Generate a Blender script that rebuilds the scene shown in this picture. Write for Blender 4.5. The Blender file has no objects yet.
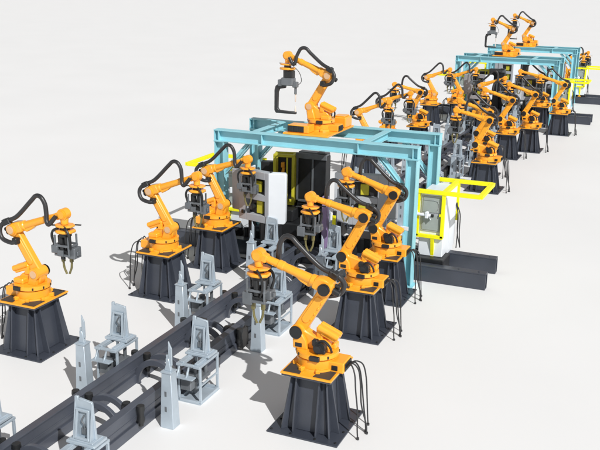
import bpy, bmesh, math, random
from mathutils import Vector, Matrix
random.seed(4)
scene = bpy.context.scene
COL = scene.collection
PI = math.pi

# ------------------------------------------------------------------ materials
def mat(name, color, rough=.45, metal=0., vary=.06, scale=3., bump=0., coat=0., spec=.5):
    m = bpy.data.materials.new(name); m.use_nodes = True
    nt = m.node_tree; b = nt.nodes['Principled BSDF']
    b.inputs['Roughness'].default_value = rough
    b.inputs['Metallic'].default_value = metal
    b.inputs['Coat Weight'].default_value = coat
    b.inputs['Coat Roughness'].default_value = .15
    b.inputs['Specular IOR Level'].default_value = spec
    tc = nt.nodes.new('ShaderNodeTexCoord')
    n = nt.nodes.new('ShaderNodeTexNoise'); n.inputs['Scale'].default_value = scale; n.inputs['Detail'].default_value = 6
    nt.links.new(tc.outputs['Object'], n.inputs['Vector'])
    r = nt.nodes.new('ShaderNodeValToRGB')
    r.color_ramp.elements[0].position = .3; r.color_ramp.elements[1].position = .7
    r.color_ramp.elements[0].color = tuple(max(0, c*(1-vary)) for c in color)+(1,)
    r.color_ramp.elements[1].color = tuple(min(1, c*(1+vary)) for c in color)+(1,)
    nt.links.new(n.outputs['Fac'], r.inputs['Fac']); nt.links.new(r.outputs['Color'], b.inputs['Base Color'])
    rr = nt.nodes.new('ShaderNodeMapRange')
    rr.inputs['To Min'].default_value = max(.05, rough-.08); rr.inputs['To Max'].default_value = min(1, rough+.1)
    nt.links.new(n.outputs['Fac'], rr.inputs['Value']); nt.links.new(rr.outputs['Result'], b.inputs['Roughness'])
    if bump:
        bp = nt.nodes.new('ShaderNodeBump'); bp.inputs['Strength'].default_value = bump; bp.inputs['Distance'].default_value = .01
        n2 = nt.nodes.new('ShaderNodeTexNoise'); n2.inputs['Scale'].default_value = scale*14
        nt.links.new(tc.outputs['Object'], n2.inputs['Vector'])
        nt.links.new(n2.outputs['Fac'], bp.inputs['Height']); nt.links.new(bp.outputs['Normal'], b.inputs['Normal'])
    return m
M = dict(
    orange=mat('orange_paint', (.94, .40, .027), .33, vary=.05, coat=.25),
    black=mat('black_plastic', (.016, .017, .018), .42, vary=.2),
    rubber=mat('black_rubber', (.028, .028, .03), .38, vary=.15),
    pad=mat('dark_mat', (.045, .043, .042), .6, vary=.15),
    slate=mat('slate_paint', (.046, .053, .070), .36, vary=.12, scale=1.6),
    slate2=mat('rail_paint', (.070, .079, .101), .36, vary=.16, scale=1.2),
    steel=mat('pale_blue_steel', (.43, .50, .56), .36, metal=.25, vary=.09),
    gunmetal=mat('gun_grey', (.16, .175, .19), .4, metal=.3, vary=.15),
    olive=mat('olive_copper', (.19, .17, .07), .42, metal=.3, vary=.2),
    blue=mat('sky_blue_paint', (.29, .61, .69), .42, vary=.05, scale=1.5),
    yellow=mat('bright_yellow_paint', (.92, .87, .0), .5, vary=.03),
    dyellow=mat('ochre_yellow_paint', (.55, .5, .03), .5, vary=.08),
    white=mat('white_paint', (.74, .78, .82), .4, vary=.02),
    lgrey=mat('light_grey_paint', (.38, .40, .43), .5, vary=.05),
    glass=mat('grey_green_pane', (.33, .37, .35), .2, vary=.05),
    dark=mat('machine_black', (.012, .013, .015), .45, vary=.2),
    purple=mat('purple_paint', (.27, .2, .36), .4, vary=.05),
    tan=mat('tan_cover', (.72, .47, .27), .35, metal=.2, vary=.05),
    tip=mat('pale_tip', (.75, .66, .58), .4, vary=.05),
)
def floor_mat():
    m = mat('white_floor', (.835, .835, .832), .5, vary=.012, scale=.15, spec=.6)
    return m
M['floor'] = floor_mat()

# ------------------------------------------------------------------ mesh building
class MB:
    def __init__(s): s.bm = bmesh.new()
    def _add(s, vs, fs, bev=0., seg=1):
        b = bmesh.new()
        vv = [b.verts.new(v) for v in vs]
        for f in fs:
            try: b.faces.new([vv[i] for i in f])
            except ValueError: pass
        bmesh.ops.recalc_face_normals(b, faces=b.faces)
        if bev > 0:
            bmesh.ops.bevel(b, geom=[e for e in b.edges if len(e.link_faces) == 2 and e.calc_face_angle(0) > .5],
                            offset=bev, segments=seg, affect='EDGES', clamp_overlap=True)
        me = bpy.data.meshes.new('tmp'); b.to_mesh(me); b.free()
        s.bm.from_mesh(me); bpy.data.meshes.remove(me)
        return s
    def box(s, x0, x1, y0, y1, z0, z1, bev=.008, rot=None):
        vs = [Vector((x, y, z)) for z in (z0, z1) for y in (y0, y1) for x in (x0, x1)]
        if rot is not None:
            c = Vector(((x0+x1)/2, (y0+y1)/2, (z0+z1)/2)); vs = [rot @ (v-c)+c for v in vs]
        return s._add(vs, [(0,1,3,2),(4,6,7,5),(0,4,5,1),(2,3,7,6),(0,2,6,4),(1,5,7,3)], bev)
    def frust(s, c, b, t, z0, z1, bev=.008, ct=None):
        # tapered box: half sizes b (bottom) and t (top)
        ct = ct or c
        vs = [Vector((c[0]+sx*b[0], c[1]+sy*b[1], z0)) for sy in (-1,1) for sx in (-1,1)]
        vs += [Vector((ct[0]+sx*t[0], ct[1]+sy*t[1], z1)) for sy in (-1,1) for sx in (-1,1)]
        return s._add(vs, [(0,1,3,2),(4,6,7,5),(0,4,5,1),(2,3,7,6),(0,2,6,4),(1,5,7,3)], bev)
    def bar(s, p, q, w, h=None, bev=.006, up=(0,0,1)):
        p = Vector(p); q = Vector(q); h = h or w
        d = (q-p).normalized(); u = Vector(up)
        if abs(d.dot(u)) > .98: u = Vector((0,1,0))
        a = d.cross(u).normalized()*w/2; b = a.cross(d).normalized()*h/2
        vs = [p+sx*a+sy*b for sx, sy in ((-1,-1),(1,-1),(1,1),(-1,1))]+[q+sx*a+sy*b for sx, sy in ((-1,-1),(1,-1),(1,1),(-1,1))]
        return s._add(vs, [(0,1,2,3),(7,6,5,4),(0,4,5,1),(1,5,6,2),(2,6,7,3),(3,7,4,0)], bev)
    def cyl(s, p, q, r0, r1=None, n=24, bev=.0):
        p = Vector(p); q = Vector(q); r1 = r0 if r1 is None else r1
        d = (q-p).normalized(); a = d.orthogonal().normalized(); b = d.cross(a)
        vs = []
        for c, r in ((p, r0), (q, r1)):
            vs += [c+(a*math.cos(2*PI*i/n)+b*math.sin(2*PI*i/n))*r for i in range(n)]
        fs = [(i, (i+1) % n, n+(i+1) % n, n+i) for i in range(n)]+[tuple(range(n-1,-1,-1)), tuple(range(n,2*n))]
        return s._add(vs, fs, bev, 2)
    def rings(s, pts, n=24):
        # lathe along a chain [(point, radius)...] sharing one direction
        P = [Vector(p) for p, r in pts]; d = (P[-1]-P[0]).normalized(); a = d.orthogonal().normalized(); b = d.cross(a)
        vs = []
        for p, (_, r) in zip(P, pts): vs += [p+(a*math.cos(2*PI*i/n)+b*math.sin(2*PI*i/n))*r for i in range(n)]
        fs = []
        for k in range(len(P)-1): fs += [(k*n+i, k*n+(i+1) % n, (k+1)*n+(i+1) % n, (k+1)*n+i) for i in range(n)]
        m = (len(P)-1)*n
        fs += [tuple(range(n-1,-1,-1)), tuple(range(m, m+n))]
        return s._add(vs, fs)
    def prism(s, poly, y0, y1, axis='y', bev=.01):
        n = len(poly)
        def V(a, b, t):
            return Vector((a, t, b)) if axis == 'y' else (Vector((t, a, b)) if axis == 'x' else Vector((a, b, t)))
        vs = [V(a, b, y0) for a, b in poly]+[V(a, b, y1) for a, b in poly]
        fs = [tuple(range(n)), tuple(range(2*n-1, n-1, -1))]+[(i, (i+1) % n, n+(i+1) % n, n+i) for i in range(n)]
        return s._add(vs, fs, bev)
    def tube(s, pts, r, n=12, smooth=8, closed_ends=True, radii=None):
        P = [Vector(p) for p in pts]
        if smooth > 1:
            Q = []; E = [2*P[0]-P[1]]+P+[2*P[-1]-P[-2]]
            for i in range(1, len(E)-2):
                for k in range(smooth):
                    t = k/smooth; a, b, c, d = E[i-1], E[i], E[i+1], E[i+2]
                    Q.append(.5*((2*b)+(c-a)*t+(2*a-5*b+4*c-d)*t*t+(3*b-a-3*c+d)*t**3))
            Q.append(P[-1]); P = Q
        vs = []; up = None
        for i, p in enumerate(P):
            d = (P[min(i+1, len(P)-1)]-P[max(i-1, 0)]).normalized()
            if up is None: up = d.orthogonal().normalized()
            a = (up-d*up.dot(d)).normalized(); up = a; b = d.cross(a)
            vs += [p+(a*math.cos(2*PI*k/n)+b*math.sin(2*PI*k/n))*r for k in range(n)]
        m = len(P); fs = []
        for j in range(m-1): fs += [(j*n+i, j*n+(i+1) % n, (j+1)*n+(i+1) % n, (j+1)*n+i) for i in range(n)]
        fs += [tuple(range(n-1,-1,-1)), tuple(range((m-1)*n, m*n))]
        return s._add(vs, fs)
    def xf(s, m): s.bm.transform(m); return s
    def mirror_y(s):
        for v in s.bm.verts: v.co.y = -v.co.y
        bmesh.ops.reverse_faces(s.bm, faces=s.bm.faces); return s
    def build(s, name, material, parent=None, angle=35):
        me = bpy.data.meshes.new(name); s.bm.to_mesh(me); s.bm.free()
        me.materials.append(material)
        me.shade_smooth(); me.set_sharp_from_angle(angle=math.radians(angle))
        o = bpy.data.objects.new(name, me); COL.objects.link(o)
        if parent is not None: o.parent = parent
        return o

def thing(name, label, cat, loc=(0,0,0), rz=0., group=None):
    o = bpy.data.objects.new(name, None); COL.objects.link(o); o.empty_display_size = .2
    o.location = loc; o.rotation_euler = (0, 0, rz); o['label'] = label; o['category'] = cat
    if group: o['group'] = group
    return o
def copy_tree(o, parent=None):
    c = o.copy(); COL.objects.link(c); c.parent = parent
    for ch in o.children: copy_tree(ch, c)
    return c
def dup(src, loc, rz, label, group=None):
    c = copy_tree(src); c.location = loc; c.rotation_euler = (0, 0, rz); c['label'] = label
    if group: c['group'] = group
    return c

# ------------------------------------------------------------------ setting
fl = MB(); fl._add([Vector(p) for p in ((-3000,-600,0),(3000,-600,0),(3000,5000,0),(-3000,5000,0))], [(0,1,2,3)])
fo = fl.build('floor', M['floor']); fo['kind'] = 'structure'

# ------------------------------------------------------------------ robots
PED = 1.45
def hull_link(b, a, c, ra, rc, y0, y1, n=14, bev=.025):
    """flat link (stadium outline) between two joints in the x-z plane"""
    a = Vector(a); c = Vector(c); d = (c-a); L = d.length; d.normalize(); ang = math.atan2(d.y, d.x)
    poly = []
    for i in range(n+1):
        t = ang+PI/2+PI*i/n; poly.append((a.x+ra*math.cos(t), a.y+ra*math.sin(t)))
    for i in range(n+1):
        t = ang-PI/2+PI*i/n; poly.append((c.x+rc*math.cos(t), c.y+rc*math.sin(t)))
    b.prism(poly, y0, y1, 'y', bev)

def make_robot(name, label, pose, kind='floor', group=None, peak=.6):
    """local frame: +x is the way the arm reaches, z = 0 on top of whatever carries the robot"""
    mir = (kind == 'top')
    root = thing(name, label, 'industrial robot', group=group)
    def put(mb, nm, m, parent=root, ang=35):
        if mir: mb.mirror_y()
        return mb.build(nm, m, parent, ang)
    sh, el, wr = [Vector((p[0], p[1])) for p in pose]
    # --- base
    if kind == 'floor':
        p = MB().box(-.62,.62,-.725,.725,0,.045,.008); put(p, 'base_plate', M['orange'])
        for sx in (-1,1):
            for sy in (-1,1):
                q = MB(); poly = [(sx*.57,sy*.67),(sx*.57,sy*.22),(sx*.34,sy*.27),(sx*.2,sy*.42),(sx*.16,sy*.67)]
                q.prism(poly, .0455, .062, 'z', .003); put(q, 'floor_pad', M['pad'])
        z0 = .045
    else:
        # skid plate with long tail, seen on the gantries; local +x = forward (world -x)
        p = MB().box(-.73,.97,-1.2,1.45,0,.07,.01); put(p, 'base_plate', M['orange'])
        q = MB().box(.05,.85,-1.08,-.52,.071,.33,.02); b1 = put(q, 'connector_box', M['orange'])
        k = MB()
        for i in range(3): k.box(.27+.18*i,.43+.18*i,-1.105,-1.081,.11,.29,.01)
        k.box(.22,.84,-1.094,-1.0805,.09,.31,.004)
        put(k, 'connector_panel', M['black'], b1)
        q = MB().box(-.70,-.12,.62,1.3,.071,.45,.03).box(-.62,-.2,.70,1.22,.45,.49,.015); put(q, 'junction_box', M['orange'])
        q = MB()
        q.box(.3,.8,.6,1.3,.0705,.085,.004); put(q, 'floor_pad', M['pad'])
        z0 = .07
    b = MB()
    b.cyl((0,0,z0),(0,0,z0+.06),.50,.49,40).cyl((0,0,z0+.055),(0,0,.31),.46,.475,40,.01)
    for a in range(8):
        t = a*PI/4+PI/8; c, s_ = math.cos(t), math.sin(t)
        b.bar((c*.40, s_*.40, z0+.05),(c*.57, s_*.57, z0+.05),.10,.09,.01)
        b.cyl((c*.535, s_*.535, z0+.09),(c*.535, s_*.535, z0+.115),.022,n=8)
    b.box(-.74,-.30,-.27,.27,z0,.30,.02)
    base = put(b, 'base', M['orange'])
    k = MB().box(-.765,-.738,-.2,.2,.08,.27,.01)
    for y in (-.13,-.04,.05,.14): k.cyl((-.76,y,.18),(-.80,y,.19),.03,n=12)
    k.box(-.6,-.45,.268,.285,.1,.22,.01)
    put(k, 'connector_panel', M['black'], base)
    # --- turret
    t = MB()
    t.cyl((0,0,.318),(0,0,.345),.43,n=40).cyl((0,0,.345),(0,0,.46),.505,.49,44,.015)
    x, z = sh
    t.prism([(-.30,.45),(-.34,.62),(-.22,.72),(-.02,.74),(x-.18,z+.02),(x-.10,z+.12),(x+.08,z+.12),(x+.16,z),(x+.12,.56),(x+.06,.45)], -.13, .13, 'y', .025)
    t.prism([(x-.28,.45),(x-.24,.66),(x-.14,z-.02),(x-.02,z+.04),(x+.09,z-.03),(x+.08,.45)], .13, .235, 'y', .02)
    t.prism([(x-.24,.45),(x-.14,z-.04),(x+.08,z-.04),(x+.06,.45)], -.235, -.13, 'y', .02)
    t.box(-.42,-.08,-.30,-.05,.45,.60,.03)
    tur = put(t, 'turret', M['orange'])
    for a in (20, 52, 140, 200, 260, 310, 345):
        c, s_ = math.cos(math.radians(a)), math.sin(math.radians(a))
        k = MB().bar((c*.47,s_*.47,.40),(c*.512,s_*.512,.40),.045,.07,.008); put(k, 'bumper_block', M['black'], tur)
    for sy in (-1,1):
        k = MB().bar((-.12,sy*.455,.40),(-.12,sy*.535,.40),.24,.12,.015); put(k, 'bumper_block', M['black'], tur)
    k = MB().box(x-.15,x+.02,.236,.25,.50,.60,.01); put(k, 'cover_plate', M['black'], tur)
    k = MB()
    k.cyl((-.14,.10,.58),(-.16,.36,.60),.14,n=20,bev=.02).cyl((-.15,.34,.60),(-.15,.43,.60),.10,n=16,bev=.015)
    k.box(-.30,-.04,.12,.34,.46,.56,.02).box(-.10,.04,.16,.30,.60,.76,.025)
    k.tube([(-.10,.3,.72),(-.28,.34,.80),(-.40,.28,.66),(-.42,.2,.5)], .03, 8, 5)
    put(k, 'motor', M['black'], tur)
    k = MB()
    k.box(-.14,.02,-.16,.08,.70,1.0,.03)
    for y in (-.12,.06):
        k.cyl((-.02,y,1.0),(-.52,y,.80),.085,n=20,bev=.02)
    k.bar((-.10,-.03,.87),(-.46,-.03,.73),.26,.10,.02)
    put(k, 'counterbalance', M['orange'], tur)
    # --- upper arm
    u = MB()
    hull_link(u, sh, el, .155, .135, -.10, .10)
    d = (el-sh); L = d.length; dn = d/L
    nrm = Vector((-dn.y, dn.x))
    m1 = sh+dn*L*.28; m2 = sh+dn*L*.74
    hull_link(u, m1, m2, .10, .09, -.125, -.09); hull_link(u, m1, m2, .10, .09, .09, .122)
    u.cyl((x,-.24,z),(x,.21,z),.165,n=32,bev=.012)
    u.cyl((el.x,-.16,el.y),(el.x,.16,el.y),.16,n=32,bev=.012)
    for f in (.34,.47,.60,.73):
        c = sh+dn*L*f; u.bar((c.x+nrm.x*.09,.10,c.y+nrm.y*.09),(c.x+nrm.x*.125,.10,c.y+nrm.y*.125),.05,.05,.005)
    ua = put(u, 'upper_arm', M['orange'])
    k = MB().cyl((x,.245,z),(x,.285,z),.155,n=32,bev=.012); k.cyl((x,.21,z),(x,.25,z),.12,n=24)
    put(k, 'joint_cap', M['black'], ua)
    k = MB().cyl((x,-.24,z),(x,-.262,z),.11,n=32,bev=.01); put(k, 'joint_cover', M['tan'], ua)
    # --- forearm
    f = MB()
    d = (wr-el); L = d.length; dn = d/L; nrm = Vector((-dn.y, dn.x))
    def P(s_, h=0, y=0.): return (el.x+dn.x*s_+nrm.x*h, y, el.y+dn.y*s_+nrm.y*h)
    f.cyl(P(0,.04,-.20),P(0,.04,.20),.155,n=28,bev=.015)
    f.prism([P(-.14,-.05)[::2],P(-.12,.17)[::2],P(.08,.22)[::2],P(.30,.17)[::2],P(.34,.02)[::2],P(.32,-.10)[::2],P(.10,-.12)[::2]], -.15, .15, 'y', .03)
    f.rings([(P(.30,.035),.145),(P(.40,.03),.14),(P(.42,.03),.115),(P(L*.62,.015),.098),(P(L*.63,.015),.112),(P(L*.70,.012),.112),(P(L*.71,.01),.095),(P(L-.14,0),.085)], 28)
    f.prism([P(.34,-.09)[::2],P(.40,-.15)[::2],P(.62,-.12)[::2],P(.78,-.06)[::2],P(.7,0)[::2],P(.34,.0)[::2]], -.07, .07, 'y', .015)
    fa = put(f, 'forearm', M['orange'])
    k = MB().cyl(P(0,.04,.20),P(0,.04,.29),.14,n=28,bev=.015)
    k.cyl(P(-.14,.02,.02),P(-.33,.0,.02),.075,n=20,bev=.015); k.cyl(P(-.13,.10,-.09),P(-.26,.10,-.09),.055,n=18,bev=.012)
    put(k, 'joint_cap', M['black'], fa)
    k = MB().cyl(P(0,.04,-.20),P(0,.04,-.222),.115,n=28,bev=.01); put(k, 'joint_cover', M['tan'], fa)
    # --- wrist
    wx, wz = wr
    w = MB()
    w.cyl((wx,-.13,wz),(wx,.13,wz),.155,n=28,bev=.03)
    w.cyl((wx,.12,wz),(wx,.155,wz),.11,n=24,bev=.012).cyl((wx,-.12,wz),(wx,-.155,wz),.11,n=24,bev=.012)
    w.bar(P(L-.24,0),P(L,0),.21,.20,.03)
    w.rings([((wx,0,wz-.08),.115),((wx,0,wz-.24),.10),((wx,0,wz-.27),.10)], 24)
    w.prism([(wx-.26,-.10),(wx-.12,-.21),(wx+.12,-.21),(wx+.26,-.10),(wx+.26,.10),(wx+.12,.21),(wx-.12,.21),(wx-.26,.10)], wz-.335, wz-.285, 'z', .01)
    wp = put(w, 'wrist', M['orange'])
    k = MB().cyl((wx,0,wz-.33),(wx,0,wz-.42),.13,n=20)
    put(k, 'adapter', M['black'], wp)
    for q0, q1 in (((wx-.22,-.13,wz-.30),(wx-.42,-.2,wz-.30)), ((wx+.22,.13,wz-.30),(wx+.40,.17,wz-.30))):
        k = MB().bar(q0, q1, .05, .025, .004); put(k, 'bracket_pin', M['black'], wp)
    k = MB().prism([(wx-.27,-.12),(wx-.10,-.24),(wx+.10,-.24),(wx+.27,-.12),(wx+.27,.12),(wx+.10,.24),(wx-.10,.24),(wx-.27,.12)], wz-.50, wz-.42, 'z', .02)
    put(k, 'flange', M['orange'], wp)
    # --- dress pack hose
    ys = -.22
    pk = P(L*peak, 0); hh = .70 if kind == 'floor' else .56
    hp = [(el.x+(sh.x-el.x)*.24, ys, el.y+(sh.y-el.y)*.24+.0), P(-.06,-.28,ys-.06), P(-.27,-.10,ys-.08), P(-.27,.16,ys-.04), P(-.06,.30,ys+.02), P(L*.20,.33,ys+.06),
          (pk[0]-.30, ys+.10, pk[2]+hh-.17), (pk[0]-.12, ys+.10, pk[2]+hh-.01), (pk[0]+.06, ys+.08, pk[2]+hh-.02), (pk[0]+.18, ys+.08, pk[2]+hh-.20),
          (pk[0]+.22, ys+.06, pk[2]+.25), (pk[0]+.25, ys+.02, pk[2]+.06), (pk[0]+.34, ys+.0, pk[2]-.01), (wx-.14, ys+.04, wz-.05)]
    h = MB().tube(hp, .062, 14, 7); ho = put(h, 'hose', M['rubber'])
    k = MB()
    k.bar(P(-.12,.27,ys+.02),P(.12,.29,ys+.04),.17,.15,.02)
    k.bar(P(-.10,.34,ys+.04),P(.02,.36,ys+.04),.22,.05,.015)
    put(k, 'hose_clamp', M['black'], ho); k = MB()
    c = sh.lerp(el, .78); k.box(c.x-.08,c.x+.08,ys-.06,-.10,c.y-.09,c.y+.09,.02)
    put(k, 'hose_clamp', M['black'], ho)
    # --- floor cables
    if kind == 'floor':
        for i, y in enumerate((-.15,-.05,.06,.17)):
            yy = y*1.9-.08+(i % 2)*.12; e = -1.17-.05*((i*7) % 3)
            c = MB().tube([(-.78,y,.18),(-.90,y*1.2,.22+.02*i),(-1.02,yy*.8,.10),(-1.08,yy,-.25),(-1.12-.02*(i % 2),yy,-.75),(e+.02,yy,-1.2),(e,yy,-PED+.01)], .018, 8, 6)
            c.cyl((e,yy,-PED+.0),(e,yy,-PED+.05),.035,n=8)
            put(c, 'cable', M['rubber'])
    # --- tool
    if kind == 'floor':
        g = MB()
        g.cyl((wx,0,wz-.50),(wx,0,wz-.60),.17,n=20)
        g.cyl((wx-.10,-.06,wz-.58),(wx-.10,-.06,wz-.90),.085,n=16,bev=.01).cyl((wx+.11,-.06,wz-.58),(wx+.11,-.06,wz-.88),.085,n=16,bev=.01).cyl((wx,.12,wz-.58),(wx,.12,wz-.95),.07,n=14)
        g.box(wx-.20,wx+.20,-.15,.15,wz-1.15,wz-.98,.02).box(wx-.05,wx+.05,-.19,-.10,wz-1.22,wz-.80,.01)
        g.tube([(wx+.1,-.16,wz-.3),(wx+.24,-.22,wz-.40),(wx+.30,-.20,wz-.60),(wx+.25,-.14,wz-.90)], .035, 8, 6)
        g.tube([(wx-.1,-.16,wz-.36),(wx-.24,-.20,wz-.44),(wx-.30,-.18,wz-.62),(wx-.24,-.14,wz-.9)], .035, 8, 6)
        g.tube([(wx-.05,.2,wz-.3),(wx-.2,.26,wz-.5),(wx-.2,.24,wz-.75),(wx-.1,.14,wz-1.0)], .025, 8, 6)
        gun = put(g, 'welding_gun', M['black'])
        g = MB()
        for sy in (-1,1):
            for sx in (-1,1): g.bar((wx+sx*.22,sy*.17,wz-.56),(wx+sx*.22,sy*.17,wz-1.12),.045,.045)
            g.bar((wx-.245,sy*.17,wz-.84),(wx+.245,sy*.17,wz-.84),.05,.06).bar((wx-.245,sy*.17,wz-1.10),(wx+.245,sy*.17,wz-1.10),.05,.06)
        for sx in (-1,1): g.bar((wx+sx*.22,-.2,wz-.86),(wx+sx*.22,.2,wz-.86),.05,.05)
        g.box(wx-.33,wx-.12,-.22,.06,wz-1.06,wz-.84,.015).box(wx+.10,wx+.34,-.10,.20,wz-1.20,wz-.90,.015)
        g.box(wx-.38,wx-.33,-.14,-.02,wz-1.0,wz-.9,.01).box(wx+.34,wx+.38,-.02,.12,wz-1.12,wz-1.0,.01).box(wx-.12,wx+.06,-.24,-.175,wz-1.12,wz-.95,.01)
        put(g, 'gun_frame', M['gunmetal'], gun)
        for sx, yy in ((-1,.0),(1,.05)):
            a = MB().tube([(wx+sx*.11,yy,wz-1.12),(wx+sx*.12,yy,wz-1.28),(wx+sx*.10,yy,wz-1.50),(wx+sx*.05,yy,wz-1.62),(wx+sx*.025,yy,wz-1.68)], .030, 8, 5)
            a.bar((wx+sx*.11,yy,wz-1.12),(wx+sx*.115,yy,wz-1.34),.085,.09,.01)
            put(a, 'electrode_arm', M['olive'], gun)
    else:
        g = MB()
        g.cyl((wx,0,wz-.50),(wx,0,wz-.78),.16,n=20).box(wx-.25,wx-.02,-.15,.12,wz-.80,wz-.52,.03)
        gun = put(g, 'welding_gun', M['black'])
        g = MB()
        g.box(wx-.26,wx+.20,-.17,.17,wz-1.06,wz-.78,.03).box(wx+.16,wx+.34,-.13,.13,wz-1.10,wz-.86,.02)
        g.box(wx-.40,wx-.22,-.10,.10,wz-1.12,wz-.92,.02).cyl((wx-.32,0,wz-1.1),(wx-.32,0,wz-1.36),.05,n=14).box(wx-.1,wx+.05,.17,.22,wz-1.0,wz-.85,.01)
        put(g, 'gun_body', M['gunmetal'], gun)
        g = MB()
        A = [(wx+.06,wz-1.06),(wx+.34,wz-1.02),(wx+.46,wz-1.10),(wx+.50,wz-1.25),(wx+.50,wz-1.98),(wx+.44,wz-2.08),(wx-.36,wz-2.08),(wx-.36,wz-1.99),(wx+.30,wz-1.97),(wx+.36,wz-1.90),(wx+.35,wz-1.32),(wx+.30,wz-1.20),(wx+.06,wz-1.16)]
        g.prism(A, -.06, .06, 'y', .02)
        put(g, 'c_frame_arm', M['rubber'], gun)
        g = MB().rings([((wx-.32,0,wz-1.36),.03),((wx-.32,0,wz-1.62),.022),((wx-.32,0,wz-1.64),.012)], 12)
        g.rings([((wx-.32,0,wz-1.99),.03),((wx-.32,0,wz-1.80),.022),((wx-.32,0,wz-1.78),.012)], 12)
        put(g, 'electrode_tip', M['tip'], gun)
        g = MB().tube([(wx-.1,.18,wz-.35),(wx-.34,.25,wz-.6),(wx-.44,.24,wz-.9),(wx-.36,.14,wz-1.05)], .012, 8, 6)
        put(g, 'wire', M['rubber'], gun)
    return root

def make_pedestal(label):
    t = thing('robot_pedestal', label, 'pedestal', group='dark robot pedestals along the line')
    MB().box(-.87,.87,-.91,.91,0,.04,.006).build('foot_plate', M['slate'], t)
    for px, py in [(sx*.79, sy) for sx in (-1,1) for sy in (-.8,-.27,.27,.8)]+[(sx*.3, sy*.83) for sx in (-1,1) for sy in (-1,1)]:
        MB().cyl((px,py,.04),(px,py,.062),.03,n=6).build('bolt', M['black'], t)
    c = MB().frust((0,0),(.52,.58),(.36,.42),.04,PED-.055,.02); c.build('column', M['slate'], t)
    f = MB()
    for sx in (-1,1):
        for y in (-.34,.34): f.prism([(sx*.40,PED-.06),(sx*.48,PED-.06),(sx*.50,PED-.2),(sx*.72,.041),(sx*.40,.041)], y-.02, y+.02, 'y', .004)
    for sy in (-1,1):
        for x in (-.28,.28): f.prism([(sy*.46,PED-.06),(sy*.57,PED-.06),(sy*.59,PED-.2),(sy*.76,.041),(sy*.46,.041)], x-.02, x+.02, 'x', .004)
    for sx in (-1,1):
        for sy in (-1,1):
            q = MB().prism([(.46,PED-.06),(.66,PED-.06),(.69,PED-.25),(.92,.041),(.46,.041)], -.02, .02, 'y', .004)
            q.xf(Matrix.Rotation(math.atan2(sy*.9,sx*.78), 4, 'Z'))
            me = bpy.data.meshes.new('t'); q.bm.to_mesh(me); q.bm.free(); f.bm.from_mesh(me); bpy.data.meshes.remove(me)
    f.build('rib', M['slate'], t)
    MB().box(-.60,.60,-.70,.70,PED-.055,PED-.001,.006).build('top_plate', M['slate'], t)
    return t

RB = dict(  # near robots: x, y, faces (-1 = towards -x), pose (shoulder, elbow, wrist), peak, labels
 R1=(-6.6,16.7,-1,((.45,.85),(-.19,1.94),(1.51,2.49)),.62,'orange robot nearest the camera, arm over the grey stand in front',' in the right foreground, nearest the camera'),
 R2=(-7.5,22.4,-1,((.58,.83),(-.04,2.04),(1.69,2.46)),.62,'second orange robot of the right row, just behind the foreground one',' second from the camera in the right row'),
 R3=(-7.74,25.5,-1,((.40,.86),(-.21,2.01),(1.46,2.6)),.62,'third orange robot of the right row, beside the right blue gantry post',' third from the camera beside the right blue gantry post'),
 L1=(-15.41,17.4,1,((.25,.77),(-.45,1.9),(1.23,2.55)),.60,'orange robot standing alone at the left edge, arm reaching right',' at the left edge of the picture'),
 L2=(-14.49,22.7,1,((.29,.77),(-.40,1.92),(1.28,2.60)),.60,'middle orange robot of the three in the near left row',' in the middle of the near left row'),
 L3=(-14.33,26.0,1,((.29,.80),(-.36,1.97),(1.26,2.55)),.60,'orange robot in the left row under the near blue gantry',' at the rear of the near left row'),
)
ped0 = None
def place_ped(x, y, label):
    global ped0
    if ped0 is None: ped0 = make_pedestal(label); o = ped0; o.location = (x, y, 0)
    else: o = dup(ped0, (x, y, 0), 0, label)
    return o
rob_src = {}
for k, (x, y, s, pose, pk, lab, plab) in RB.items():
    r = make_robot('welding_robot', lab, pose, group='orange welding robots on pedestals', peak=pk)
    r.location = (x, y, PED); r.rotation_euler = (0, 0, PI if s < 0 else 0)
    rob_src[k] = r
    place_ped(x, y, 'dark ribbed pedestal under the robot'+plab)
FAR = [  # x, y, source, where
 (-7.78,42.2,'R2','nearest in the far right row'),
 (-8.55,45.5,'R1','half hidden behind the nearest far right one'),
 (-8.35,51.3,'R1','third back in the far right row'),
 (-7.45,54.1,'R3','fourth back in the far right row'),
 (-6.50,61.4,'R1','rightmost in front of the middle gantry'),
 (-8.20,64.4,'R2','under the right end of the middle gantry'),
 (-14.35,42.4,'L2','leftmost of those behind the near gantry'),
 (-14.45,46.8,'L3','second from the left behind the near gantry'),
 (-13.85,51.4,'R2','facing left among those behind the near gantry'),
 (-15.7,61.3,'L2','just left of the middle blue gantry'),
 (-14.15,63.2,'L1','under the left end of the middle gantry'),
 (-11.1,57.8,'L3','before the middle gantry between both rows'),
 (-8.1,79.2,'L2','beyond the last gantry, nearer of two'),
 (-8.2,85.2,'L1','beyond the last gantry, farthest of all'),
]
for x, y, k, w in FAR:
    dup(rob_src[k], (x, y, PED), PI if k[0] == 'R' else 0, 'orange robot '+w, 'orange welding robots on pedestals')
    place_ped(x, y, 'dark pedestal under robot '+w)

# robots on the gantries
ZG = 4.84
TP = ((.40,.88),(-.24,1.96),(1.34,2.62))
t1 = make_robot('gantry_robot', 'orange robot with black C gun on top of the near blue gantry', TP, 'top', 'orange robots riding on the blue gantries', .60)
t1.location = (-11.15,28.05,ZG+.004); t1.rotation_euler = (0,0,PI)
dup(t1, (-11.2,66.3,ZG+.004), PI, 'orange robot with black C gun on the middle blue gantry, left of two far ones')
dup(t1, (-11.5,77.8,ZG+.004), PI, 'orange robot with black C gun on the farthest blue gantry')

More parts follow.
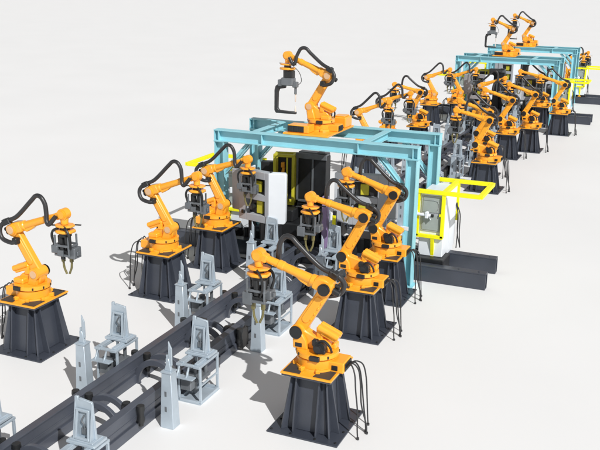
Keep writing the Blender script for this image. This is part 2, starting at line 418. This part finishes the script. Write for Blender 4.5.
# ------------------------------------------------------------------ gantry cells
XL, XR = -14.74, -7.13
XC = (XL+XR)/2
def ibeam(b, p, q, w=.36, h=.40, t=.035):
    """I-section from p to q; p, q at the top centre line"""
    p = Vector(p); q = Vector(q); d = (q-p).normalized(); up = Vector((0,0,1))
    b.bar(p-up*t/2, q-up*t/2, w, t, .004); b.bar(p-up*(h-t/2), q-up*(h-t/2), w, t, .004)
    b.bar(p-up*h/2, q-up*h/2, t, h-2*t+.004, .002)
def hpost(b, x, y, z0, z1, w=.38, t=.035):
    b.box(x-w/2,x-w/2+t,y-w/2,y+w/2,z0,z1,.004).box(x+w/2-t,x+w/2,y-w/2,y+w/2,z0,z1,.004).box(x-w/2+t-.002,x+w/2-t+.002,y-t/2,y+t/2,z0,z1,.002)
def make_gantry(y0, y1, label):
    g = thing('blue_gantry', label, 'gantry', (XC, (y0+y1)/2, 0), group='sky blue steel gantries')
    hx = (XR-XL)/2; hy = (y1-y0)/2
    for sy in (-1,1):
        b = MB(); ibeam(b, (-hx, sy*(hy-.19)*1.0, ZG), (hx, sy*(hy-.19), ZG), .38, .42)
        for x in (-hx+.19, hx-.19, -1.9, 1.7):
            b.box(x-.015,x+.015,sy*(hy-.19)-.17,sy*(hy-.19)+.17,ZG-.385,ZG-.035,.002)
        for x in (-hx+.02, hx-.02): b.box(x-.012,x+.012,sy*(hy-.19)-.18,sy*(hy-.19)+.18,ZG-.385,ZG-.035,.002)
        b.build('cross_beam', M['blue'], g)
    for x in (-2.35, 1.85):
        b = MB(); ibeam(b, (x, -hy+.40, ZG-.012), (x, hy-.40, ZG-.012), .26, .26, .03); b.build('girder', M['blue'], g)
    for sx in (-1,1):
        for sy in (-1,1):
            px, py = sx*(hx-.21), sy*(hy-.19)
            b = MB(); hpost(b, px, py, .03, ZG-.422); b.box(px-.28,px+.28,py-.28,py+.28,0,.03,.004)
            b.box(px-.22,px+.22,py-.20,py+.20,ZG-.436,ZG-.4225,.003)
            b.build('post', M['blue'], g)
            b = MB(); b.bar((px-sx*.16,py,ZG-1.55),(px-sx*1.15,py,ZG-.43),.16,.03,.003).bar((px-sx*.13,py,ZG-1.53),(px-sx*1.12,py,ZG-.41),.03,.15,.003)
            b.bar((px-sx*.20,py,ZG-1.62),(px-sx*1.22,py,ZG-.47),.16,.03,.003)
            b.build('brace', M['blue'], g)
            if sx > 0 and sy < 0:
                b = MB().box(px-.26,px+.02,py-.235,py-.19,2.0,2.14,.01); b.build('sensor_box', M['white'], g)
    return g

def make_machine(label, x, y, mir):
    """white cabinet in a yellow tube frame; local origin at the near inner foot, +x outwards"""
    t = thing('yellow_framed_cabinet', label, 'cabinet', (x, y, 0), group='white cabinets in yellow frames beside the gantries')
    S = -1 if mir else 1
    def put(mb, nm, m, parent=t):
        if mir:
            for v in mb.bm.verts: v.co.x = -v.co.x
            bmesh.ops.reverse_faces(mb.bm, faces=mb.bm.faces)
        return mb.build(nm, m, parent)
    b = MB().box(.06,.93,.08,1.9,.72,2.99,.02); b.box(.10,.90,.3,1.8,.55,.72,.01); cab = put(b, 'cabinet_body', M['white'])
    b = MB().box(.929,.945,.2,.95,1.0,2.85,.006).box(.929,.945,1.02,1.78,1.0,2.85,.006); put(b, 'side_door', M['white'], cab)
    b = MB().box(.10,.86,.05,.081,1.62,2.92,.03); put(b, 'panel_surround', M['lgrey'], cab)
    b = MB().box(.16,.80,.03,.051,1.68,2.22,.03).box(.16,.80,.03,.051,2.32,2.86,.03); put(b, 'window', M['glass'], cab)
    b = MB(); b.tube([(.22,.015,2.76),(.68,.015,2.74),(.70,.015,2.42),(.40,.015,2.2)], .008, 6, 3); put(b, 'wire', M['lgrey'], cab)
    b = MB(); w = .12
    # near frame
    b.bar((0,0,1.45),(0,0,3.07),w).bar((.90,0,1.45),(.90,0,3.07),w).bar((-.04,0,1.47),(.94,0,1.47),w)
    b.bar((.78,0,2.27),(.90,0,2.27),w*.8)
    b.bar((.57,.15,.66),(.57,.0,1.43),.12,.10)
    # overhead loop
    X2 = 2.35 if mir else 2.15
    b.bar((-.04,0,3.07),(X2,0,3.07),.17,.13).bar((-.04,2.1,3.07),(X2,2.1,3.07),.17,.13).bar((X2,-.06,3.07),(X2,2.16,3.069),.17,.126)
    b.bar((.90,.06,3.07),(.90,2.04,3.069),.17,.126)
    b.bar((.92,2.1,1.6),(.92,2.1,3.02),w)
    put(b, 'tube_frame', M['yellow'])
    b = MB().box(.51,.63,.09,.21,.63,.70,.01).box(.44,.70,.02,.30,.582,.64,.01); put(b, 'clamp', M['orange'])
    b = MB().cyl((-.12,-.12,2.27),(.50,-.12,2.25),.055,n=20,bev=.01).box(.30,.42,-.2,-.04,2.15,2.38,.02).box(-.10,.02,-.19,-.05,2.17,2.38,.02)
    b.bar((.36,-.12,2.40),(.5,-.12,2.1),.03); cy = put(b, 'actuator', M['white'])
    b = MB().cyl((.50,-.12,2.25),(.60,-.12,2.25),.06,n=16,bev=.015); put(b, 'actuator_head', M['black'], cy)
    for i, (yy, xx) in enumerate(((1.75,1.05),(1.85,1.10),(1.95,1.0))):
        b = MB().tube([(.94,yy,2.3),(xx,yy,1.9),(xx+.02,yy,1.2),(xx+.07*i,yy+.02,.62)], .02, 8, 6); put(b, 'cable', M['rubber'])
    return t

def make_transfer(y0, y1, label):
    t = thing('slide_base', label, 'machine base', (XC, y0, 0), group='black slide bases under the gantries')
    H = 6.17
    for k, (yy, ex) in enumerate(((0., 0.), (y1-y0, 0.))):
        b = MB()
        b.box(-H,H,yy+.01,yy+.06,.0,.54,.006).box(-H,H,yy,yy+.36,.5402,.58,.006).box(-H,H,yy+.30,yy+.35,.0,.54,.004)
        b.box(-H,H,yy+.061,yy+.299,.002,.04,.004)
        for x in (-5.9,-5.2,5.2,5.9): b.cyl((x,yy+.18,.58),(x,yy+.18,.60),.03,n=6)
        b.build('slide_rail', M['slate'], t)
    b = MB()
    b.box(-3.6,3.6,.31,y1-y0-.01,.05,.40,.01).box(-2.6,-.6,.5,1.5,.4,1.3,.04).box(.9,2.9,.5,1.5,.4,1.1,.04).box(-1.9,-1.3,.7,1.3,1.3,1.75,.03)
    b.box(-4.6,-3.62,.4,1.4,.05,.72,.03).box(3.62,4.6,.4,1.4,.05,.72,.03)
    for x in (-3.1,-.3,.4,3.2): b.cyl((x,.42,.4),(x,.42,.95),.10,n=16,bev=.01).cyl((x+.3,.9,.4),(x+.3,.9,.75),.16,n=18,bev=.02)
    b.tube([(-.6,.6,.5),(-.2,.5,1.1),(.5,.5,1.15),(.9,.6,.6)], .05, 8, 6)
    b.build('machine_bed', M['dark'], t)
    return t

def make_cabinet(x, y, label):
    t = thing('tall_dark_cabinet', label, 'cabinet', (x, y, 0), group='tall dark cabinets under the gantries')
    b = MB().box(-.62,.56,.0,.5,.51,3.62,.015); b.build('cabinet_body', M['dark'], t)
    b = MB().box(-.66,.60,-.06,-.001,3.50,3.72,.01).box(-.64,-.56,-.05,-.001,1.85,3.5,.005).box(.0,.07,-.05,-.001,1.85,3.5,.005).box(-.56,.0,-.05,-.001,1.80,1.88,.005)
    b.box(-.62,.56,.1,.45,3.62,3.74,.02).box(.2,.45,.0,.2,3.74,3.80,.01)
    b.build('frame', M['lgrey' if 0 else 'gunmetal'], t)
    b = MB().frust((0,.2),(.34,.3),(.20,.2),.51,1.85,.02,ct=(.0,-.25)); b.box(-.5,-.25,-.35,-.1,.51,1.7,.02); b.build('support_column', M['dark'], t)
    return t
def make_gate(x, y, label):
    t = thing('yellow_gate_frame', label, 'frame', (x, y, 0), .25, group='yellow gate frames under the gantries')
    b = MB()
    for yy in (0, .45):
        b.bar((-.36,yy,1.75),(-.36,yy,3.62),.11).bar((.36,yy,1.75),(.36,yy,3.62),.11).bar((-.41,yy,3.62),(.41,yy,3.62),.11).bar((-.41,yy,1.75),(.41,yy,1.75),.11)
    b.bar((-.36,0,3.62),(-.36,.45,3.62),.09).bar((.36,0,3.62),(.36,.45,3.62),.09).bar((.12,0,1.8),(.12,0,3.55),.06)
    b.build('tube_frame', M['dyellow'], t)
    b = MB().box(-.5,.5,.46,.60,.51,3.5,.02).box(-.95,-.45,.2,.55,.51,3.3,.02).box(-.22,-.1,-.02,.3,.51,1.75,.02).box(.15,.3,-.02,.3,.51,1.75,.02); b.build('back_plate', M['dark'], t)
    b = MB().tube([(-.1,.3,2.2),(-.14,.28,2.6),(-.05,.25,3.1)], .06, 10, 5).box(-.2,.0,.2,.4,2.0,2.25,.02).box(-.16,-.02,.2,.38,3.1,3.3,.02); b.build('actuator', M['orange'], t)
    return t
def make_screen(x, y, label, mir, sc=1.):
    """free-standing tool rack: a grey leaf with two windows and a plain white leaf at an angle"""
    t = thing('windowed_tool_rack', label, 'rack', (x, y, 0), group='grey and white tool racks under the gantries')
    def put(mb, nm, m, parent=t):
        if mir:
            for v in mb.bm.verts: v.co.x = -v.co.x
            bmesh.ops.reverse_faces(mb.bm, faces=mb.bm.faces)
        return mb.build(nm, m, parent)
    R = Matrix.Rotation(math.radians(-14), 4, 'Z')
    b = MB()
    y0, y1 = 0., .30
    b.box(-1.36,-1.02,y0,y1,1.72,3.56,.01).box(-.16,0,y0,y1,1.72,3.56,.01).box(-1.02,-.16,y0,y1,3.30,3.56,.01).box(-1.02,-.16,y0,y1,2.52,2.74,.01).box(-1.02,-.16,y0,y1,1.72,1.98,.01)
    b.box(-1.75,-1.361,.05,.22,2.0,3.5,.03).xf(R); lf = put(b, 'windowed_leaf', M['lgrey'])
    b = MB().box(-1.0,-.18,.2,.27,1.99,2.51,.004).box(-1.0,-.18,.2,.27,2.75,3.29,.004).xf(R); put(b, 'window', M['dark'], lf)
    b = MB().box(-.62,-.34,.10,.19,2.02,2.48,.02).xf(R); put(b, 'tool', M['dyellow'], lf)
    b = MB().box(-.7,-.4,.10,.19,2.8,3.2,.02).xf(R); put(b, 'tool', M['dyellow'], lf)
    b = MB().cyl((-.75,-.08,2.25),(-.75,.18,2.25),.10,n=18,bev=.02).box(-1.2,-1.08,-.06,-.002,1.95,2.08,.01).xf(R); put(b, 'knob', M['black'], lf)
    R2 = Matrix.Rotation(math.radians(13), 4, 'Z')
    b = MB().prism([(.01,1.75),(.56,1.75),(.62,1.80),(.62,3.50),(.56,3.56),(.01,3.56)], .0, .34, 'y', .015).xf(R2); put(b, 'plain_leaf', M['white'])
    b = MB().box(-1.0,-.8,.1,.3,.51,1.72,.01).box(-.35,-.15,.0,.25,.51,1.72,.01).box(.25,.4,.1,.3,.51,1.75,.01).xf(R); put(b, 'support_leg', M['dark'])
    return t

cells = [(26.58,29.83,27.35,29.2,28.0,'near'),(64.19,67.36,66.5,67.95,66.7,'middle'),(76.42,79.06,78.7,80.8,78.9,'farthest')]
for i, (y0, y1, b0, b1, ym, w) in enumerate(cells):
    make_gantry(y0, y1, {'near':'large sky blue steel gantry nearest the camera','middle':'middle sky blue gantry, left and in front of the farthest','farthest':'farthest sky blue gantry at the upper right'}[w])
    make_transfer(b0, b1, 'long dark slide base with black machinery under the '+w+' blue gantry')
    make_machine('white cabinet in a bright yellow tube frame right of the '+w+' blue gantry', -7.41, ym, False)
    make_machine('white cabinet in a bright yellow tube frame left of the '+w+' blue gantry', -14.45, ym+.2, True)
    dy = b0-27.35
    make_cabinet(-12.0, 29.35+dy*(1 if i == 0 else .0)+(0 if i == 0 else (y1-29.83)), 'tall black cabinet with grey frame under the '+w+' blue gantry')
    make_gate(-13.0, 28.95+(y0-26.58), 'ochre yellow gate frame left of the black cabinet, '+w+' gantry')
    make_screen(-12.3, 26.05+(y0-26.58)*1.0+(.0), 'grey rack with two square windows and white side leaf, left half of '+w+' gantry', False)
    make_screen(-9.75, 27.3+(y0-26.58), 'grey rack with two square windows and white side leaf, right half of '+w+' gantry', True)

t = thing('purple_pillar', 'slim purple pillar with yellow tipped cap between two robots', 'pillar', (-10.5,27.0,0))
MB().box(-.10,.10,-.10,.10,0.41,2.75,.02).build('shaft', M['purple'], t)
MB().box(.3,.42,-.05,.07,.41,2.0,.01).cyl((.36,0,2.0),(.36,0,2.25),.07,n=14,bev=.01).build('sensor', M['black'], t)
MB().box(.30,.42,-.08,-.052,1.75,2.1,.005).build('marker', M['yellow'], t)

# ------------------------------------------------------------------ conveyor line
cv = thing('conveyor_line', 'long dark double rail conveyor with curved crossarms along the floor', 'conveyor', (XC, 40, 0))
Y0, Y1 = 8.0, 96.0
XO, XI = .72, .55   # half spacing of rails
for sx in (-1,1):
    b = MB(); a = sx*.71
    segs = []; y = Y0
    while y < Y1: segs.append((y, min(y+11.7, Y1))); y += 11.72
    for ya, yb in segs:
        ya -= 40; yb -= 40
        b.box(a-.075,a+.075,ya,yb,.30,.66,.006).box(a-.10,a+.10,ya,yb,.661,.70,.005).box(a-.055,a+.055,ya,yb,.245,.30,.002).box(a-.105,a+.105,ya,yb,.0,.244,.008)
        b.box(a-.085,a+.085,ya,yb,.40,.43,.003)
    b.build('rail', M['slate2'], cv)
for k in range(7):
    yj = Y0+11.71+11.72*k-40
    for x0, x1 in ((-.63,-.40),(.40,.63),(.815,.93),(-.93,-.815)):
        b = MB().box(x0,x1,yj-.22,yj+.22,.04,.60,.015).box(x0+.03,x1-.03,yj-.30,yj+.30,.10,.34,.01)
        b.cyl(((x0+x1)/2,yj-.12,.60),((x0+x1)/2,yj-.12,.64),.03,n=6).cyl(((x0+x1)/2,yj+.12,.60),((x0+x1)/2,yj+.12,.64),.03,n=6)
        b.build('joint_block', M['pad'], cv)
Y = 9.9
stations = []
while Y < 90:
    stations.append(Y); Y += 2.45
arch0 = bump0 = None
for Y in stations:
    for d in (-.20, .20):
        if arch0 is None:
            b = MB(); n = 22; ro, ri = .65, .50; poly = []
            for i in range(n+1):
                t_ = PI*(-.10+1.20*i/n); poly.append((-.03+ro*math.cos(t_), .10+ro*math.sin(t_)))
            for i in range(n, -1, -1):
                t_ = PI*(-.10+1.20*i/n); poly.append((-.03+ri*math.cos(t_), .10+ri*math.sin(t_)))
            # thick band as quads
            vs = []; fs = []
            for yy in (-.05,.05):
                for p in poly: vs.append(Vector((p[0], yy, p[1])))
            m = len(poly); h = n+1
            for i in range(n):
                o_, o2 = i, i+1; q_, q2 = m-1-i, m-2-i
                fs += [(o_,o2,q2,q_), (m+o_,m+q_,m+q2,m+o2), (o_,m+o_,m+o2,o2), (q_,q2,m+q2,m+q_)]
            fs += [(0,m-1,2*m-1,m), (n,m+n,m+n+1,n+1)]
            b._add(vs, fs, .008); arch0 = b.build('crossarm', M['slate2'], cv); a = arch0
        else: a = arch0.copy(); COL.objects.link(a)
        a.location = (0, Y-.42+d-40, 0)
    for x in (-.90, -.52, .52, .90):
        if bump0 is None:
            b = MB().rings([((0,0,.28),.08),((0,0,.36),.095),((0,0,.44),.075),((0,0,.52),.075),((0,0,.62),.10),((0,0,.70),.09)], 20)
            b.cyl((0,0,.2),(0,0,.28),.06,n=16); bump0 = b.build('bumper', M['black'], cv); a = bump0
        else: a = bump0.copy(); COL.objects.link(a)
        a.location = (x, Y-.27-40, 0)

# ------------------------------------------------------------------ locating posts and fixture stands
def make_post(label):
    t = thing('locating_post', label, 'post', group='tapered grey locating posts along the conveyor')
    MB().frust((0,0),(.175,.155),(.125,.12),0,1.38,.01).build('tapered_column', M['steel'], t)
    MB().box(-.145,.145,-.135,.135,1.38,1.415,.005).build('cap', M['steel'], t)
    for z in (.42,.80): MB().box(-.05,.01,-.158+z*.025,-.118,z,z+.13,.004).build('slot', M['gunmetal'], t)
    b = MB().prism([(-.10,1.415),(-.05,1.56),(-.05,1.72),(.03,1.72),(.06,1.56),(.08,1.415)], -.045, .045, 'y', .008); b.build('bracket', M['steel'], t)
    b = MB().prism([(.01,1.55),(.02,2.14),(.06,2.04),(.10,1.97),(.10,1.55)], -.03, .015, 'y', .004); b.box(-.045,.03,-.03,.03,1.72,1.80,.004)
    b.build('fin', M['steel'], t)
    return t
def make_stand(label):
    t = thing('fixture_stand', label, 'stand', group='pale grey fixture stands along the conveyor')
    X, Yh = .30, .50
    b = MB()
    b.box(-X-.03,X+.03,-Yh-.03,Yh+.03,0,.035,.004)
    for sx in (-1,1): b.box(sx*X-.035,sx*X+.035,-Yh,Yh,.036,.12,.006)
    for sy in (-1,1): b.box(-X+.036,X-.036,sy*Yh-.035,sy*Yh+.035,.036,.12,.006)
    b.build('base_tray', M['steel'], t)
    for sx in (-1,1):
        for sy in (-1,1):
            MB().box(sx*X-.03,sx*X+.03,sy*(Yh-.03)-.03,sy*(Yh-.03)+.03,.121,1.22,.006).build('leg', M['steel'], t)
        b = MB().bar((sx*X,-Yh+.06,.62),(sx*X,Yh-.06,.62),.045,.05,.004)
        b.build('side_rail', M['steel'], t)
    b = MB()
    for sx in (-1,1): b.box(sx*.24-.09,sx*.24+.09,-Yh-.06,Yh+.02,1.221,1.30,.008)
    b.box(-.149,.149,-Yh-.04,-Yh+.06,1.23,1.29,.006).box(-.149,.149,.1,Yh,1.23,1.29,.006)
    for sx in (-1,1): b.box(sx*.20-.05,sx*.20+.05,-.48,.12,1.301,1.35,.006)
    b.build('top_frame', M['steel'], t)
    b = MB().box(-.34,.22,-Yh-.24,-Yh-.03,.90,.94,.006)
    for x in (-.24,.02): b.prism([(-Yh-.20,.94),(-Yh-.05,1.22),(-Yh-.02,1.22),(-Yh-.10,.94)], x-.02, x+.02, 'x', .003)
    b.build('shelf', M['steel'], t)
    b = MB().box(-.24,.06,-Yh-.02,-Yh+.26,.40,.89,.02).cyl((-.08,-.1,.15),(-.08,-.1,.95),.09,n=18,bev=.01).box(-.2,.2,-.3,.3,.60,.72,.02).cyl((.1,.2,.62),(.1,.2,1.2),.05,n=14)
    b.build('actuator', M['gunmetal'], t)
    # tower
    b = MB().box(-.34,.34,-.06,.42,1.351,1.43,.01).box(-.28,.28,-.02,.36,1.43,1.47,.006); b.build('tower_base', M['steel'], t)
    b = MB()
    b.prism([(-.25,1.47),(-.21,2.34),(-.13,2.34),(-.125,2.26),(-.10,2.26),(-.10,2.31),(.20,2.27),(.26,1.47)], .14, .20, 'y', .006)
    b.prism([(.06,1.47),(.14,1.47),(.16,2.2),(.14,2.25)], .20, .215, 'x', .003)
    for x in (-.20,.20): b.prism([(-.0,1.47),(.14,2.22),(.14,1.47)], x-.015, x+.015, 'x', .003)
    b.prism([(.34,1.47),(.20,2.1),(.20,1.47)], -.02, .02, 'x', .003)
    tw = b.build('tower', M['steel'], t)
    b = MB()
    b.bar((-.155,.02,1.48),(-.13,.10,2.08),.05,.05).bar((.155,.02,1.48),(.13,.10,2.08),.05,.05).bar((-.155,.10,2.08),(.155,.10,2.08),.05,.05).bar((-.17,.02,1.50),(.17,.02,1.50),.05,.05)
    b.build('front_frame', M['steel'], tw)
    b = MB().tube([(.02,.11,1.60),(.02,.09,1.78),(-.03,.09,1.86),(.03,.10,1.98)], .02, 8, 5).box(-.06,.05,.10,.138,1.55,1.7,.008); b.build('clamp', M['gunmetal'], tw)
    for o in list(t.children_recursive):
        for v in o.data.vertices: v.co = (v.co.x, v.co.y*.92, v.co.z*.79+max(0, v.co.z-1.46)*.22)
    return t
def ordinal(i): return ['nearest','second','third','fourth','fifth','sixth','seventh','eighth','ninth','tenth','eleventh','twelfth'][i]
post0 = stand0 = None
def place(kind, x, y, label):
    global post0, stand0
    if kind == 'p':
        if post0 is None: post0 = make_post(label); post0.location = (x,y,0)
        else: dup(post0, (x,y,0), 0, label)
    else:
        if stand0 is None: stand0 = make_stand(label); stand0.location = (x,y,0)
        else: dup(stand0, (x,y,0), 0, label)
blocked = lambda y: 26.9 < y < 30.2 or 63.8 < y < 69.5 or y > 75.5
iR = iL = jR = jL = 0
for k in range(14):
    y = 15.1+4.66*k
    if not blocked(y) and jR < 12: place('p', -9.62, y, 'tapered grey post right of the conveyor, %s from the camera' % ordinal(jR)); jR += 1
    y = 15.55+4.66*k
    if not blocked(y) and jL < 12: place('p', -12.36, y, 'tapered grey post left of the conveyor, %s from the camera' % ordinal(jL)); jL += 1
    y = 12.1+4.62*k
    if not blocked(y) and iR < 12: place('s', -9.79, y, 'pale grey fixture stand right of the conveyor, %s from the camera' % ordinal(iR)); iR += 1
    y = 12.03+4.62*k
    if not blocked(y) and iL < 12: place('s', -12.14, y, 'pale grey fixture stand left of the conveyor, %s from the camera' % ordinal(iL)); iL += 1

# ------------------------------------------------------------------ world, sun, camera
w = bpy.data.worlds.new('World'); scene.world = w; w.use_nodes = True
nt = w.node_tree; bg = nt.nodes['Background']
tc = nt.nodes.new('ShaderNodeTexCoord'); sp = nt.nodes.new('ShaderNodeSeparateXYZ'); cr = nt.nodes.new('ShaderNodeValToRGB')
nt.links.new(tc.outputs['Generated'], sp.inputs[0]); nt.links.new(sp.outputs['Z'], cr.inputs['Fac'])
e = cr.color_ramp.elements
e[0].position = 0.; e[0].color = (1.1,1.1,1.1,1); e[1].position = .8; e[1].color = (.235,.238,.245,1)
for p_, c_ in ((.10,.9),(.26,.40),(.5,.30)):
    m_ = e.new(p_); m_.color = (c_, c_, c_*1.02, 1)
nt.links.new(cr.outputs['Color'], bg.inputs['Color']); bg.inputs['Strength'].default_value = 1.0

sd = bpy.data.lights.new('Sun', 'SUN'); sd.energy = 4.1; sd.angle = math.radians(.5); sd.color = (1,.988,.972)
so = bpy.data.objects.new('Sun', sd); COL.objects.link(so)
so.rotation_euler = Vector((1.85,-1.5,2.08)).to_track_quat('Z', 'Y').to_euler()
so.location = (10,-10,30)

yaw, pitch, roll, f = 0.40169, 0.280066, 0.015725, 845.68
fw = Vector((-math.sin(yaw), math.cos(yaw), 0)); r = Vector((math.cos(yaw), math.sin(yaw), 0))
F = fw*math.cos(pitch)+Vector((0,0,-math.sin(pitch))); U = r.cross(F)
R2 = r*math.cos(roll)+U*math.sin(roll); U2 = -r*math.sin(roll)+U*math.cos(roll)
cd = bpy.data.cameras.new('Camera'); cam = bpy.data.objects.new('Camera', cd); COL.objects.link(cam)
m3 = Matrix((R2, U2, -F)).transposed()
cam.matrix_world = Matrix.Translation((0,0,10)) @ m3.to_4x4()
cd.sensor_width = 36; cd.lens = f/600*36; cd.clip_end = 9000; cd.clip_start = .1
scene.camera = cam

scene.render.engine = 'CYCLES'
scene.view_settings.view_transform = 'Standard'; scene.view_settings.look = 'None'
scene.view_settings.exposure = 0; scene.view_settings.gamma = 1
scene.render.resolution_x = 1024; scene.render.resolution_y = 768
